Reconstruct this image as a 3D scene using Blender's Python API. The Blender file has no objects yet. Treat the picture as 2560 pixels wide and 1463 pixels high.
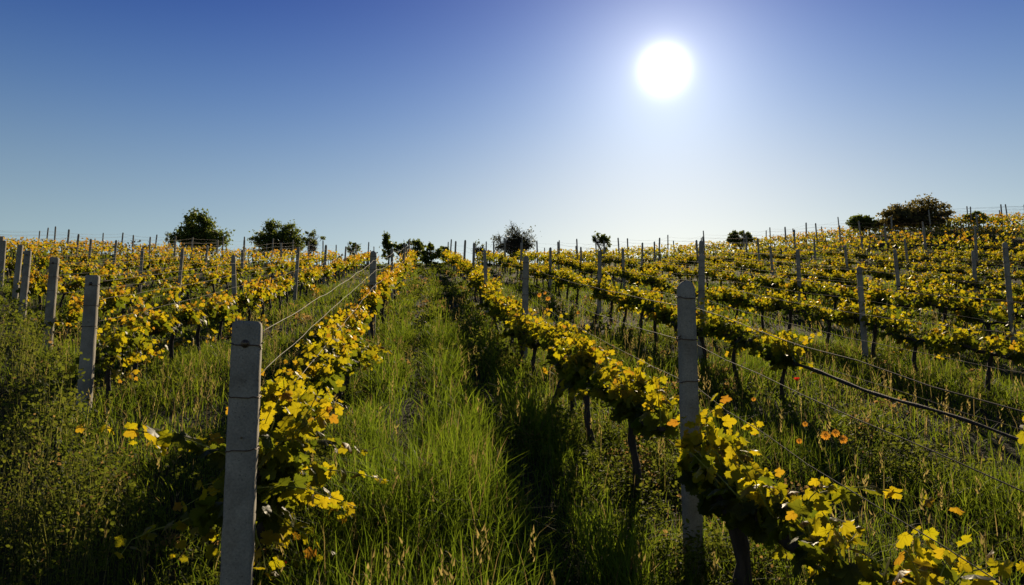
import bpy, math
import numpy as np
from mathutils import Vector, Matrix

R = math.radians
rng = np.random.default_rng(7)
C = bpy.context.scene.collection
sc = bpy.context.scene

# ------------------------------------------------------------------ camera, sky, sun, exposure
CAM_H, YAW, PITCH = 1.65, R(6.5), R(8.0)
FWD = np.array([math.sin(YAW) * math.cos(PITCH), math.cos(YAW) * math.cos(PITCH), math.sin(PITCH)])
RGT = np.array([math.cos(YAW), -math.sin(YAW), 0.0])
UPV = np.cross(RGT, FWD)
cam = bpy.data.cameras.new('camera')
cam.sensor_width = 36.0
cam.lens = 1934.0 / 2560.0 * 36.0
cam.clip_start, cam.clip_end = 0.05, 3000.0
cam_o = bpy.data.objects.new('camera', cam)
C.objects.link(cam_o)
m = Matrix.Identity(4)
for i in range(3):
    m[i][0], m[i][1], m[i][2] = RGT[i], UPV[i], -FWD[i]
m[2][3] = CAM_H
cam_o.matrix_world = m
sc.camera = cam_o

SUN_EL, SUN_AZ = R(23.7), R(18.2)            # azimuth clockwise from +Y
SUN = np.array([math.sin(SUN_AZ) * math.cos(SUN_EL), math.cos(SUN_AZ) * math.cos(SUN_EL), math.sin(SUN_EL)])

world = bpy.data.worlds.new('World')
sc.world = world
world.use_nodes = True
nt = world.node_tree
N, L = nt.nodes, nt.links
N.clear()
out = N.new('ShaderNodeOutputWorld')
bg = N.new('ShaderNodeBackground')
bg.inputs['Strength'].default_value = 0.062
sky = N.new('ShaderNodeTexSky')
sky.sky_type = 'NISHITA'
sky.sun_disc = False
sky.sun_elevation = SUN_EL
sky.sun_rotation = SUN_AZ
sky.altitude = 200
sky.air_density = 1.0
sky.dust_density = 0.3
sky.ozone_density = 2.2
# deep blue overhead, pale and slightly warm towards the horizon
geo = N.new('ShaderNodeTexCoord')
nrm0 = N.new('ShaderNodeVectorMath')
nrm0.operation = 'NORMALIZE'
L.new(geo.outputs['Generated'], nrm0.inputs[0])
sep = N.new('ShaderNodeSeparateXYZ')
L.new(nrm0.outputs[0], sep.inputs[0])
ramp = N.new('ShaderNodeValToRGB')
ramp.color_ramp.interpolation = 'B_SPLINE'
el = ramp.color_ramp.elements
el[0].position, el[0].color = 0.14, (.93, .83, .65, 1)
el[1].position, el[1].color = 0.75, (.085, .15, .42, 1)
for p_, c_ in ((.23, (.86, .79, .65, 1)), (.35, (.42, .56, .71, 1)), (.48, (.112, .225, .59, 1))):
    e_ = el.new(p_)
    e_.color = c_
L.new(sep.outputs['Z'], ramp.inputs[0])
t1 = N.new('ShaderNodeVectorMath')
t1.operation = 'MULTIPLY'
L.new(sky.outputs[0], t1.inputs[0])
L.new(ramp.outputs[0], t1.inputs[1])
hsv = N.new('ShaderNodeVectorMath')
hsv.operation = 'SCALE'
hsv.inputs['Scale'].default_value = 1.33
L.new(t1.outputs[0], hsv.inputs[0])
# the sun's disc and the bright air close round it
tc = N.new('ShaderNodeTexCoord')
dot = N.new('ShaderNodeVectorMath')
dot.operation = 'DOT_PRODUCT'
dot.inputs[1].default_value = tuple(SUN)
nrm = N.new('ShaderNodeVectorMath')
nrm.operation = 'NORMALIZE'
L.new(tc.outputs['Generated'], nrm.inputs[0])
L.new(nrm.outputs[0], dot.inputs[0])
ac = N.new('ShaderNodeMath')
ac.operation = 'ARCCOSINE'
L.new(dot.outputs['Value'], ac.inputs[0])


def mth(op, a, b=None):
    n = N.new('ShaderNodeMath')
    n.operation = op
    for k, v in ((0, a), (1, b)):
        if v is None:
            continue
        if isinstance(v, (int, float)):
            n.inputs[k].default_value = v
        else:
            L.new(v, n.inputs[k])
    return n.outputs[0]


def lobe(width, amp, power):
    t = mth('DIVIDE', ac.outputs[0], width)
    t = mth('POWER', t, power)
    return mth('MULTIPLY', mth('POWER', math.e, mth('MULTIPLY', t, -1.0)), amp)


glow = mth('ADD', lobe(R(1.05), 40.0, 1.65), mth('ADD', lobe(R(4.2), 6.0, 1.25), lobe(R(14.0), 1.5, 1.3)))
addc = N.new('ShaderNodeVectorMath')
addc.operation = 'MULTIPLY_ADD'
comb = N.new('ShaderNodeCombineXYZ')
for k in range(3):
    L.new(glow, comb.inputs[k])
addc.inputs[1].default_value = (1.0, 0.965, 0.86)
L.new(comb.outputs[0], addc.inputs[0])
L.new(hsv.outputs[0], addc.inputs[2])
L.new(addc.outputs[0], bg.inputs['Color'])
L.new(bg.outputs[0], out.inputs['Surface'])

sun_d = bpy.data.lights.new('sun', 'SUN')
sun_d.energy = 5.0
sun_d.angle = R(0.5)
sun_d.color = (1.0, 0.82, 0.55)
sun_o = bpy.data.objects.new('sun', sun_d)
C.objects.link(sun_o)
sun_o.rotation_euler = Vector(tuple(SUN)).to_track_quat('Z', 'Y').to_euler()
sun_o.location = (10, 30, 40)

sc.view_settings.view_transform = 'Standard'
sc.view_settings.look = 'None'
sc.view_settings.exposure = 0.42
sc.view_settings.gamma = 1.0
sc.render.engine = 'CYCLES'
sc.cycles.max_bounces = 8
sc.cycles.diffuse_bounces = 4
sc.cycles.glossy_bounces = 2
sc.cycles.transmission_bounces = 6
sc.cycles.use_denoising = True


# ------------------------------------------------------------------ helpers
def smooth(a, b, x):
    t = np.clip((np.asarray(x, float) - a) / (b - a), 0, 1)
    return t * t * (3 - 2 * t)


def vnoise(x, y, seed=0):
    """smooth value noise, 0..1"""
    x = np.asarray(x, float); y = np.asarray(y, float)
    xi, yi = np.floor(x).astype(np.int64), np.floor(y).astype(np.int64)
    fx, fy = x - xi, y - yi
    fx, fy = fx * fx * (3 - 2 * fx), fy * fy * (3 - 2 * fy)

    def h(i, j):
        n = (i * 374761393 + j * 668265263 + seed * 982451653) & 0x7fffffff
        n = ((n ^ (n >> 13)) * 1274126177) & 0x7fffffff
        return ((n ^ (n >> 16)) & 0xffff) / 65535.0
    return (h(xi, yi) * (1 - fx) * (1 - fy) + h(xi + 1, yi) * fx * (1 - fy)
            + h(xi, yi + 1) * (1 - fx) * fy + h(xi + 1, yi + 1) * fx * fy)


SLOPE = 0.214
LX = [-.77, -3.27, -5.42, -7.67, -9.93, -12.14]
LY = [3.25, 7.83, 11.86, 15.70, 19.90, 23.64]
# the line of end posts where the left rows begin, and the rough bank in front of it
HX = np.array([-60.0] + LX[::-1] + [-.2, .4, 3.0, 60])
HY = np.array([23.64 + 3.9 * 24] + LY[::-1] + [2.2, 1.0, -1, -40])
CREST = 47.0


def terrain(x, y):
    x = np.asarray(x, float); y = np.asarray(y, float)
    # up the hill at an even slope, rounding over at the crest, falling gently behind it
    y0, y1, s1 = CREST - 3.0, CREST + 13.0, -0.16
    k = (SLOPE - s1) / (y1 - y0)
    yc = np.clip(y, y0, y1) - y0
    z = SLOPE * np.clip(y, -14, y0) + SLOPE * yc - 0.5 * k * yc ** 2 + s1 * np.clip(y - y1, 0, 60)
    xr = np.clip(x, 0, None)
    z = z + (0.0020 + 0.0010 * smooth(12, 42, y)) * np.minimum(xr, 30) ** 2 + 0.075 * np.clip(xr - 30, 0, 60)
    z = z - 0.24 * smooth(0.2, 4.5, -x) - 0.05 * smooth(-1, 1, x) * 0
    s_ = np.interp(x, HX, HY) - y
    z = z - 0.55 * smooth(.30, 1.8, s_) * smooth(-.75, -1.8, x) * smooth(11, 6.5, y)
    z = z + 0.42 * smooth(-4, -22, x) * smooth(12, 42, y)
    z = z + 0.10 * (vnoise(x / 5.3, y / 5.3, 3) - 0.5) + 0.05 * (vnoise(x / 1.3, y / 1.3, 5) - 0.5) * smooth(90, 60, np.abs(x))
    return z


def raydir(px, py):
    d = FWD + RGT * (px - 1280) / 1934.0 - UPV * (py - 731.5) / 1934.0
    return d


def tag(o, label=None, cat=None, group=None, kind=None):
    if label: o['label'] = label
    if cat: o['category'] = cat
    if group: o['group'] = group
    if kind: o['kind'] = kind
    return o


class MB:
    """collects geometry (numpy) and links it as one mesh"""
    def __init__(self):
        self.v, self.f, self.c, self.n = [], [], [], 0

    def add(self, v, faces, col=(1, 1, 1)):
        v = np.asarray(v, float).reshape(-1, 3)
        col = np.asarray(col, float)
        if col.ndim == 1:
            col = np.tile(col, (len(v), 1))
        for fa in faces:                       # each fa: int array (n, k)
            fa = np.asarray(fa, np.int64)
            if fa.ndim == 1:
                fa = fa[None]
            self.f.append(fa + self.n)
        self.v.append(v); self.c.append(col)
        self.n += len(v)

    def tube(self, pts, rad, sides=6, col=(1, 1, 1), cap=True):
        pts = np.asarray(pts, float)
        n = len(pts)
        rad = np.broadcast_to(np.asarray(rad, float), (n,))
        tan = np.gradient(pts, axis=0)
        tan /= np.linalg.norm(tan, axis=1)[:, None] + 1e-9
        ref = np.array([0, 0, 1.0]) if abs(tan[:, 2]).mean() < 0.8 else np.array([1.0, 0, 0])
        a = np.cross(tan, ref); a /= np.linalg.norm(a, axis=1)[:, None] + 1e-9
        b = np.cross(tan, a)
        th = np.arange(sides) * 2 * math.pi / sides
        v = (pts[:, None, :] + rad[:, None, None] * (np.cos(th)[None, :, None] * a[:, None, :] + np.sin(th)[None, :, None] * b[:, None, :])).reshape(-1, 3)
        i = np.arange(n - 1)[:, None] * sides
        j = np.arange(sides)[None, :]
        j2 = (j + 1) % sides
        q = np.stack([i + j, i + j2, i + sides + j2, i + sides + j], -1).reshape(-1, 4)
        fs = [q]
        if cap:
            fs.append(np.arange(sides)[::-1][None]); fs.append((np.arange(sides) + (n - 1) * sides)[None])
        self.add(v, fs, col)

    def mesh(self, name, mat, smooth_shade=False):
        me = bpy.data.meshes.new(name)
        v = np.concatenate(self.v) if self.v else np.zeros((0, 3))
        me.vertices.add(len(v))
        me.vertices.foreach_set('co', v.astype(np.float32).ravel())
        loops = np.concatenate([f.ravel() for f in self.f]) if self.f else np.zeros(0, int)
        tot = np.concatenate([np.full(len(f), f.shape[1]) for f in self.f]) if self.f else np.zeros(0, int)
        start = np.concatenate([[0], np.cumsum(tot)[:-1]]) if len(tot) else tot
        me.loops.add(len(loops)); me.loops.foreach_set('vertex_index', loops.astype(np.int32))
        me.polygons.add(len(tot)); me.polygons.foreach_set('loop_start', start.astype(np.int32))
        at = me.color_attributes.new('col', 'FLOAT_COLOR', 'POINT')
        c = np.concatenate(self.c)
        at.data.foreach_set('color', np.concatenate([c, np.ones((len(c), 1))], 1).astype(np.float32).ravel())
        if smooth_shade:
            me.polygons.foreach_set('use_smooth', np.ones(len(tot), bool))
        me.update(calc_edges=True)
        me.materials.append(mat)
        return me

    def build(self, name, mat, parent=None, smooth_shade=False):
        o = bpy.data.objects.new(name, self.mesh(name, mat, smooth_shade))
        C.objects.link(o)
        if parent is not None:
            o.parent = parent
        return o


def empty(name, loc, rot=(0, 0, 0)):
    o = bpy.data.objects.new(name, None)
    o.empty_display_size = 0.2
    C.objects.link(o)
    o.location = loc
    o.rotation_euler = rot
    return o


def copy_child(ch, parent):
    c = ch.copy()
    C.objects.link(c)
    c.parent = parent
    return c


def nz(v):
    return v / (np.linalg.norm(v, axis=-1, keepdims=True) + 1e-9)


# ------------------------------------------------------------------ materials
def new_mat(name):
    mt = bpy.data.materials.new(name)
    mt.use_nodes = True
    n = mt.node_tree.nodes
    n.clear()
    o = n.new('ShaderNodeOutputMaterial')
    return mt, n, mt.node_tree.links, o


def leaf_mat(name, refl=0.33, trans=0.55, rough=0.42, spec=0.5, var=0.0):
    """thin leaf: reflects a little of its colour, lets most of it through"""
    mt, n, l, o = new_mat(name)
    at = n.new('ShaderNodeAttribute'); at.attribute_name = 'col'
    col = at.outputs['Color']
    dk = n.new('ShaderNodeHueSaturation'); dk.inputs['Value'].default_value = refl
    dk.inputs['Hue'].default_value = 0.525; dk.inputs['Saturation'].default_value = 0.95
    l.new(col, dk.inputs['Color'])
    p = n.new('ShaderNodeBsdfPrincipled')
    p.inputs['Roughness'].default_value = rough
    p.inputs['Specular IOR Level'].default_value = spec
    l.new(dk.outputs[0], p.inputs['Base Color'])
    t = n.new('ShaderNodeBsdfTranslucent')
    l.new(col, t.inputs['Color'])
    mx = n.new('ShaderNodeMixShader'); mx.inputs[0].default_value = trans
    l.new(p.outputs[0], mx.inputs[1]); l.new(t.outputs[0], mx.inputs[2])
    l.new(mx.outputs[0], o.inputs['Surface'])
    return mt


def bark_mat(name, c1, c2, scale=30):
    mt, n, l, o = new_mat(name)
    tcn = n.new('ShaderNodeTexCoord')
    mp = n.new('ShaderNodeMapping'); mp.inputs['Scale'].default_value = (1, 1, 0.18)
    l.new(tcn.outputs['Object'], mp.inputs['Vector'])
    ns = n.new('ShaderNodeTexNoise'); ns.inputs['Scale'].default_value = scale; ns.inputs['Detail'].default_value = 6
    l.new(mp.outputs[0], ns.inputs['Vector'])
    rp = n.new('ShaderNodeValToRGB')
    rp.color_ramp.elements[0].position = 0.35; rp.color_ramp.elements[0].color = (*c1, 1)
    rp.color_ramp.elements[1].position = 0.7; rp.color_ramp.elements[1].color = (*c2, 1)
    l.new(ns.outputs['Fac'], rp.inputs[0])
    p = n.new('ShaderNodeBsdfPrincipled'); p.inputs['Roughness'].default_value = 0.85
    l.new(rp.outputs[0], p.inputs['Base Color'])
    bp = n.new('ShaderNodeBump'); bp.inputs['Strength'].default_value = 0.8; bp.inputs['Distance'].default_value = 0.01
    l.new(ns.outputs['Fac'], bp.inputs['Height']); l.new(bp.outputs[0], p.inputs['Normal'])
    l.new(p.outputs[0], o.inputs['Surface'])
    return mt


def concrete_mat(name, base=(0.285, 0.262, 0.222)):
    mt, n, l, o = new_mat(name)
    tcn = n.new('ShaderNodeTexCoord')
    oi = n.new('ShaderNodeObjectInfo')
    ad = n.new('ShaderNodeVectorMath'); ad.operation = 'ADD'
    l.new(tcn.outputs['Object'], ad.inputs[0]); l.new(oi.outputs['Location'], ad.inputs[1])
    big = n.new('ShaderNodeTexNoise'); big.inputs['Scale'].default_value = 7; big.inputs['Detail'].default_value = 5
    fine = n.new('ShaderNodeTexNoise'); fine.inputs['Scale'].default_value = 130; fine.inputs['Detail'].default_value = 4
    pit = n.new('ShaderNodeTexVoronoi'); pit.inputs['Scale'].default_value = 55
    for t in (big, fine, pit):
        l.new(ad.outputs[0], t.inputs['Vector'])
    rp = n.new('ShaderNodeValToRGB')
    e = rp.color_ramp.elements
    e[0].position, e[0].color = 0.3, (base[0] * .72, base[1] * .72, base[2] * .70, 1)
    e[1].position, e[1].color = 0.72, (base[0] * 1.15, base[1] * 1.14, base[2] * 1.10, 1)
    l.new(big.outputs['Fac'], rp.inputs[0])
    fr = n.new('ShaderNodeMapRange'); fr.inputs['From Min'].default_value = .3; fr.inputs['From Max'].default_value = .7
    fr.inputs['To Min'].default_value = .78; fr.inputs['To Max'].default_value = 1.15
    l.new(fine.outputs['Fac'], fr.inputs['Value'])
    mul = n.new('ShaderNodeVectorMath'); mul.operation = 'SCALE'
    l.new(rp.outputs[0], mul.inputs[0]); l.new(fr.outputs[0], mul.inputs['Scale'])
    pr = n.new('ShaderNodeMapRange'); pr.inputs['From Min'].default_value = .05; pr.inputs['From Max'].default_value = .16
    pr.inputs['To Min'].default_value = .35; pr.inputs['To Max'].default_value = 1.0
    l.new(pit.outputs['Distance'], pr.inputs['Value'])
    st = n.new('ShaderNodeTexNoise'); st.inputs['Scale'].default_value = 3.2; st.inputs['Detail'].default_value = 7; st.inputs['Roughness'].default_value = .7
    l.new(ad.outputs[0], st.inputs['Vector'])
    sr = n.new('ShaderNodeMapRange'); sr.inputs['From Min'].default_value = .50; sr.inputs['From Max'].default_value = .66; sr.inputs['To Max'].default_value = .55
    l.new(st.outputs['Fac'], sr.inputs['Value'])
    sm = n.new('ShaderNodeMix'); sm.data_type = 'RGBA'
    l.new(sr.outputs[0], sm.inputs[0]); l.new(mul.outputs[0], sm.inputs[6]); sm.inputs[7].default_value = (.115, .085, .055, 1)
    mul2 = n.new('ShaderNodeVectorMath'); mul2.operation = 'SCALE'
    l.new(sm.outputs[2], mul2.inputs[0]); l.new(pr.outputs[0], mul2.inputs['Scale'])
    p = n.new('ShaderNodeBsdfPrincipled'); p.inputs['Roughness'].default_value = .9; p.inputs['Specular IOR Level'].default_value = .25
    l.new(mul2.outputs[0], p.inputs['Base Color'])
    bp = n.new('ShaderNodeBump'); bp.inputs['Strength'].default_value = .5; bp.inputs['Distance'].default_value = .004
    l.new(fine.outputs['Fac'], bp.inputs['Height'])
    bp2 = n.new('ShaderNodeBump'); bp2.inputs['Strength'].default_value = .6; bp2.inputs['Distance'].default_value = .004
    l.new(pr.outputs[0], bp2.inputs['Height']); l.new(bp.outputs[0], bp2.inputs['Normal'])
    l.new(bp2.outputs[0], p.inputs['Normal'])
    l.new(p.outputs[0], o.inputs['Surface'])
    return mt


def plain_mat(name, colour, rough=.6, metal=0.0, noise=25, amount=.35):
    mt, n, l, o = new_mat(name)
    tcn = n.new('ShaderNodeTexCoord')
    ns = n.new('ShaderNodeTexNoise'); ns.inputs['Scale'].default_value = noise
    l.new(tcn.outputs['Object'], ns.inputs['Vector'])
    rp = n.new('ShaderNodeValToRGB')
    rp.color_ramp.elements[0].position = .3
    rp.color_ramp.elements[1].position = .7
    rp.color_ramp.elements[0].color = (*[c * (1 - amount) for c in colour], 1)
    rp.color_ramp.elements[1].color = (*[min(1, c * (1 + amount)) for c in colour], 1)
    l.new(ns.outputs['Fac'], rp.inputs[0])
    p = n.new('ShaderNodeBsdfPrincipled'); p.inputs['Roughness'].default_value = rough; p.inputs['Metallic'].default_value = metal
    l.new(rp.outputs[0], p.inputs['Base Color'])
    l.new(p.outputs[0], o.inputs['Surface'])
    return mt


def ground_mat():
    mt, n, l, o = new_mat('soil_and_moss')
    tcn = n.new('ShaderNodeTexCoord')
    a = n.new('ShaderNodeTexNoise'); a.inputs['Scale'].default_value = .8; a.inputs['Detail'].default_value = 8
    b = n.new('ShaderNodeTexNoise'); b.inputs['Scale'].default_value = 14; b.inputs['Detail'].default_value = 6
    l.new(tcn.outputs['Object'], a.inputs['Vector']); l.new(tcn.outputs['Object'], b.inputs['Vector'])
    rp = n.new('ShaderNodeValToRGB')
    e = rp.color_ramp.elements
    e[0].position, e[0].color = .36, (.030, .023, .014, 1)
    e[1].position, e[1].color = .62, (.022, .028, .009, 1)
    l.new(a.outputs['Fac'], rp.inputs[0])
    p = n.new('ShaderNodeBsdfPrincipled'); p.inputs['Roughness'].default_value = 1.0; p.inputs['Specular IOR Level'].default_value = .1
    l.new(rp.outputs[0], p.inputs['Base Color'])
    bp = n.new('ShaderNodeBump'); bp.inputs['Strength'].default_value = 1; bp.inputs['Distance'].default_value = .05
    l.new(b.outputs['Fac'], bp.inputs['Height']); l.new(bp.outputs[0], p.inputs['Normal'])
    l.new(p.outputs[0], o.inputs['Surface'])
    return mt


M_GROUND = ground_mat()
M_VINE = leaf_mat('vine_leaf', refl=.20, trans=.56, rough=.5, spec=.22)
M_GRASS = leaf_mat('grass_blade', refl=.34, trans=.58, rough=.6, spec=.10)
M_WEED = leaf_mat('weed_leaf', refl=.34, trans=.5, rough=.7, spec=.10)
M_TREE = leaf_mat('tree_leaf', refl=.4, trans=.5, rough=.5, spec=.2)
M_PETAL = leaf_mat('petal', refl=.8, trans=.5, rough=.6, spec=.2)
M_STEM = leaf_mat('green_stem', refl=.7, trans=.25, rough=.5, spec=.3)
M_BARK = bark_mat('vine_bark', (.012, .008, .006), (.050, .034, .024), 45)
M_TBARK = bark_mat('tree_bark', (.02, .015, .011), (.07, .055, .04), 12)
M_POST = concrete_mat('weathered_concrete')
M_WIRE = plain_mat('galvanised_wire', (.075, .055, .04), .75, .1, 9, .75)
M_RUST = plain_mat('rusty_wire', (.10, .06, .04), .7, .3, 80, .5)
M_BOLT = plain_mat('iron_bolt', (.16, .12, .08), .5, .8, 80, .4)

# ------------------------------------------------------------------ ground: one sheet
def axis(a, b, near, far_, grow):
    xs = [0.0]; s = near
    while xs[-1] < b:
        xs.append(xs[-1] + s)
        if xs[-1] > far_: s *= grow
    ys = [0.0]; s = near
    while ys[-1] > a:
        ys.append(ys[-1] - s)
        if ys[-1] < -far_: s *= grow
    return np.array(sorted(set(xs + ys)))


gx = axis(-700, 700, .6, 42, 1.18)
gy = axis(-500, 700, .6, 66, 1.18)
X, Y = np.meshgrid(gx, gy)
V = np.stack([X, Y, terrain(X, Y)], -1).reshape(-1, 3)
nx, ny = len(gx), len(gy)
i = np.arange((ny - 1) * nx).reshape(ny - 1, nx)[:, :-1].ravel()
g = MB(); g.add(V, [np.stack([i, i + 1, i + nx + 1, i + nx], -1)])
tag(g.build('ground', M_GROUND, smooth_shade=True), kind='structure')

# ------------------------------------------------------------------ leaves
def vine_leaf(detail):
    if detail == 2:
        h = [(.06, -.09), (.15, -.23), (.23, -.19), (.33, -.25), (.37, -.15), (.47, -.12), (.43, -.02), (.52, .05), (.43, .11), (.56, .15), (.57, .24), (.71, .35), (.58, .39), (.57, .48), (.46, .47), (.30, .49), (.31, .58), (.38, .66), (.28, .70), (.30, .81), (.19, .82), (.15, .93), (.08, .91)]
    elif detail == 1:
        h = [(.30, -.20), (.42, .04), (.68, .32), (.29, .47), (.33, .68), (.12, .86)]
    else:
        h = [(.5, .2)]
    outl = [(0, 0)] + h + [(0, 1.0)] + [(-a, b) for a, b in h[::-1]]
    if detail == 0:
        v = np.array([(x, y, -.22 * abs(x)) for x, y in outl])
        return v, np.array([[0, 1, 2], [0, 2, 3]])
    pts = [(0, .25)] + outl
    v = np.array([(x, y, -.28 * abs(x) - .30 * (y - .25) ** 2 + .05 * math.sin(9 * x + 4 * y) * (detail == 2)) for x, y in pts])
    k = len(outl)
    f = np.array([[0, 1 + j, 1 + (j + 1) % k] for j in range(k)])
    if detail == 2:
        vv, ff = [v], [f]
        for ex, ey in ((0, .93), (.56, .33), (-.56, .33), (.33, -.12), (-.33, -.12)):
            d = np.array([ex, ey - .03]); d /= np.linalg.norm(d); n_ = np.array([-d[1], d[0]]) * .016
            zz = lambda x, y: -.28 * abs(x) - .30 * (y - .25) ** 2 + .05 * math.sin(9 * x + 4 * y) + .02
            q = np.array([(n_[0], .03 + n_[1], zz(0, .03)), (-n_[0], .03 - n_[1], zz(0, .03)), (ex, ey, zz(ex, ey))])
            ff.append(np.array([[0, 1, 2]]) + sum(len(t) for t in vv)); vv.append(q)
        v, f = np.concatenate(vv), np.concatenate(ff)
    return v, f


LEAF = [vine_leaf(d) for d in range(3)]
_w = [(0, .4), (0, 0), (.20, .14), (.33, .42), (.22, .74), (0, 1.0), (-.22, .74), (-.33, .42), (-.20, .14)]
WEED = (np.array([(x, y, -.30 * abs(x) - .35 * (y - .4) ** 2) for x, y in _w]), np.array([[0, j, j % 8 + 1] for j in range(1, 9)]))


def put_leaves(mb, pos, tip, nor, size, col, detail=1, r=None, wide=1.0, tmpl=None):
    r = r or rng
    T, F = tmpl if tmpl is not None else LEAF[detail]
    tip = nz(tip)
    nor = nz(nor - tip * (nor * tip).sum(1)[:, None])
    side = np.cross(tip, nor)
    n = len(pos)
    curl = r.uniform(.3, 1.8, n)[:, None, None]
    wid = r.uniform(.8, 1.15, n)[:, None, None] * wide
    sz = np.asarray(size)[:, None, None]
    v = pos[:, None, :] + sz * (T[None, :, 0:1] * wid * side[:, None, :] + T[None, :, 1:2] * tip[:, None, :] + T[None, :, 2:3] * curl * nor[:, None, :])
    k = len(T)
    f = (F[None] + (np.arange(n) * k)[:, None, None]).reshape(-1, F.shape[1])
    c = np.repeat(col, k, axis=0)
    mb.add(v.reshape(-1, 3), [f], c)


G0, G1 = np.array([.11, .15, .010]), np.array([.24, .27, .014])          # grown leaves: green
Y0, Y1 = np.array([.50, .46, .008]), np.array([.66, .49, .012])           # young leaves: lime to yellow
O0, O1 = np.array([.58, .31, .018]), np.array([.54, .21, .025])           # shoot tips: amber


def leaf_cols(age, warm, r):
    """age 0 = old leaf near the cordon, 1 = the shoot tip"""
    n = len(age)
    u = r.uniform(0, 1, n)[:, None]
    grn = G0 + (G1 - G0) * u
    yel = Y0 + (Y1 - Y0) * r.uniform(0, 1, n)[:, None]
    ora = O0 + (O1 - O0) * r.uniform(0, 1, n)[:, None]
    a = np.clip(age + r.normal(0, .16, n) + .15 * warm, 0, 1.2)[:, None]
    c = grn + (yel - grn) * smooth(.22, .80, a)
    w = smooth(.80 - .25 * warm, 1.15 - .2 * warm, a) * (r.uniform(0, 1, n)[:, None] < .38 + .40 * warm)
    return c + (ora - c) * w * .8


def make_vine_meshes(seed, detail, warm, top=.82, n_shoots=15, arm=(.56, .56), leafy=(-1.0, 1.0), extra=(), leaf_scale=1.0, trunk_lean=None, stout=1.0, head=None):
    """meshes of one grapevine about its own foot: trunk, cordon, canes, foliage (all follow the slope along y)"""
    r = np.random.default_rng(seed)
    hd = .46 + r.uniform(-.04, .05) if head is None else head
    lx, ly = (r.uniform(-.09, .09), r.uniform(-.16, .10)) if trunk_lean is None else trunk_lean
    t = np.linspace(0, 1, 9)
    tp = np.stack([lx * t ** 1.4 + .02 * np.sin(t * 7 + seed), ly * t + .02 * np.sin(t * 5 + 2 * seed) , -.12 + (hd + .12) * t], 1)
    rad = (.031 - .010 * t + .004 * np.sin(t * 21 + seed) + .013 * np.exp(-((t - 1) / .1) ** 2)) * stout
    tr = MB(); tr.tube(tp, rad, 8)
    head = tp[-1]
    co = MB(); cord = []
    for s, ln in ((-1, arm[0]), (1, arm[1])):
        if ln <= 0: continue
        k = max(7, int(ln / .1))
        u = np.linspace(0, 1, k)
        yy = head[1] + s * ln * u
        p = np.stack([head[0] * (1 - u) + .025 * np.sin(u * 6 + seed * 3 + s) * u, yy, hd + .05 * np.sin(u * math.pi * .5) + .018 * np.sin(u * 9 + seed) + SLOPE * (yy - head[1] * (1 - u))], 1)
        p[0] = head
        co.tube(p, np.linspace(.021, .012, k) * (1 + .2 * np.sin(u * 40)) * stout, 6)
        cord.append(p)
    cord = np.concatenate([cord[0][::-1], cord[1]]) if len(cord) == 2 else cord[0]
    order = np.argsort(cord[:, 1]); cord = cord[order]
    ca, fo = MB(), MB()
    shoots = []
    for k in range(n_shoots):
        y = r.uniform(max(cord[0, 1], leafy[0]), min(cord[-1, 1], leafy[1]))
        b = np.array([np.interp(y, cord[:, 1], cord[:, a]) for a in range(3)])
        ln = (top - hd) * r.uniform(.55, 1.25) + .05
        d = np.array([r.normal(0, .30), r.normal(0, .35), 1.0])
        if r.random() < .28: d[2] = r.uniform(-.25, .35); d[0] *= 2
        shoots.append((b, nz(d), ln, r.uniform(.1, .7)))
    for (b, d, ln, dr) in extra:
        shoots.append((np.array(b, float), nz(np.array(d, float)), ln, dr))
    for b, d, ln, droop in shoots:
        k = 8
        u = np.linspace(0, 1, k)
        side = np.array([d[0], d[1], 0]); sl = np.linalg.norm(side) + 1e-6
        p = b + d * (ln * u)[:, None] + (side / sl)[None] * (droop * .25 * ln * u ** 2)[:, None] + np.array([0, 0, -1.0]) * (droop * .55 * ln * u ** 2.2)[:, None]
        p += r.normal(0, .008, p.shape) * u[:, None]
        ca.tube(p, np.linspace(.0042, .0016, k), 4, (.42, .40, .05), cap=False)
        nl = int(9 + ln * 16)
        tt = np.clip(np.linspace(.02, 1.0, nl) + r.normal(0, .03, nl), 0, 1)
        bp = np.stack([np.interp(tt, u, p[:, a]) for a in range(3)], 1)
        ang = np.arange(nl) * 2.4 + r.uniform(0, 6)
        outw = np.stack([np.cos(ang), np.sin(ang), r.uniform(-.15, .35, nl)], 1)
        pl = (.075 * (1 - .65 * tt)) * r.uniform(.6, 1.3, nl)
        lp = bp + outw * pl[:, None]
        tipd = outw * .7 + np.array([0, 0, -.62]) + r.normal(0, .38, (nl, 3))
        nor = np.array([.18, .5, .45]) * 1.0 + outw * .25 + r.normal(0, .55, (nl, 3))
        size = (.096 * (1 - .60 * tt ** 1.3)) * r.uniform(.75, 1.2, nl) * leaf_scale
        put_leaves(fo, lp, tipd, nor, size, leaf_cols(tt, warm, r), detail, r)
    return tr, co, ca, fo


# ------------------------------------------------------------------ rows
ORD = 'first second third fourth fifth sixth seventh eighth ninth tenth eleventh twelfth thirteenth fourteenth fifteenth sixteenth seventeenth eighteenth nineteenth twentieth'.split()
TENS = {2: 'twenty', 3: 'thirty', 4: 'forty'}


def ordinal(k):
    if k <= 20: return ORD[k - 1]
    if k % 10 == 0: return {30: 'thirtieth', 40: 'fortieth', 50: 'fiftieth'}[k]
    return TENS[k // 10] + '-' + ORD[k % 10 - 1]


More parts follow.
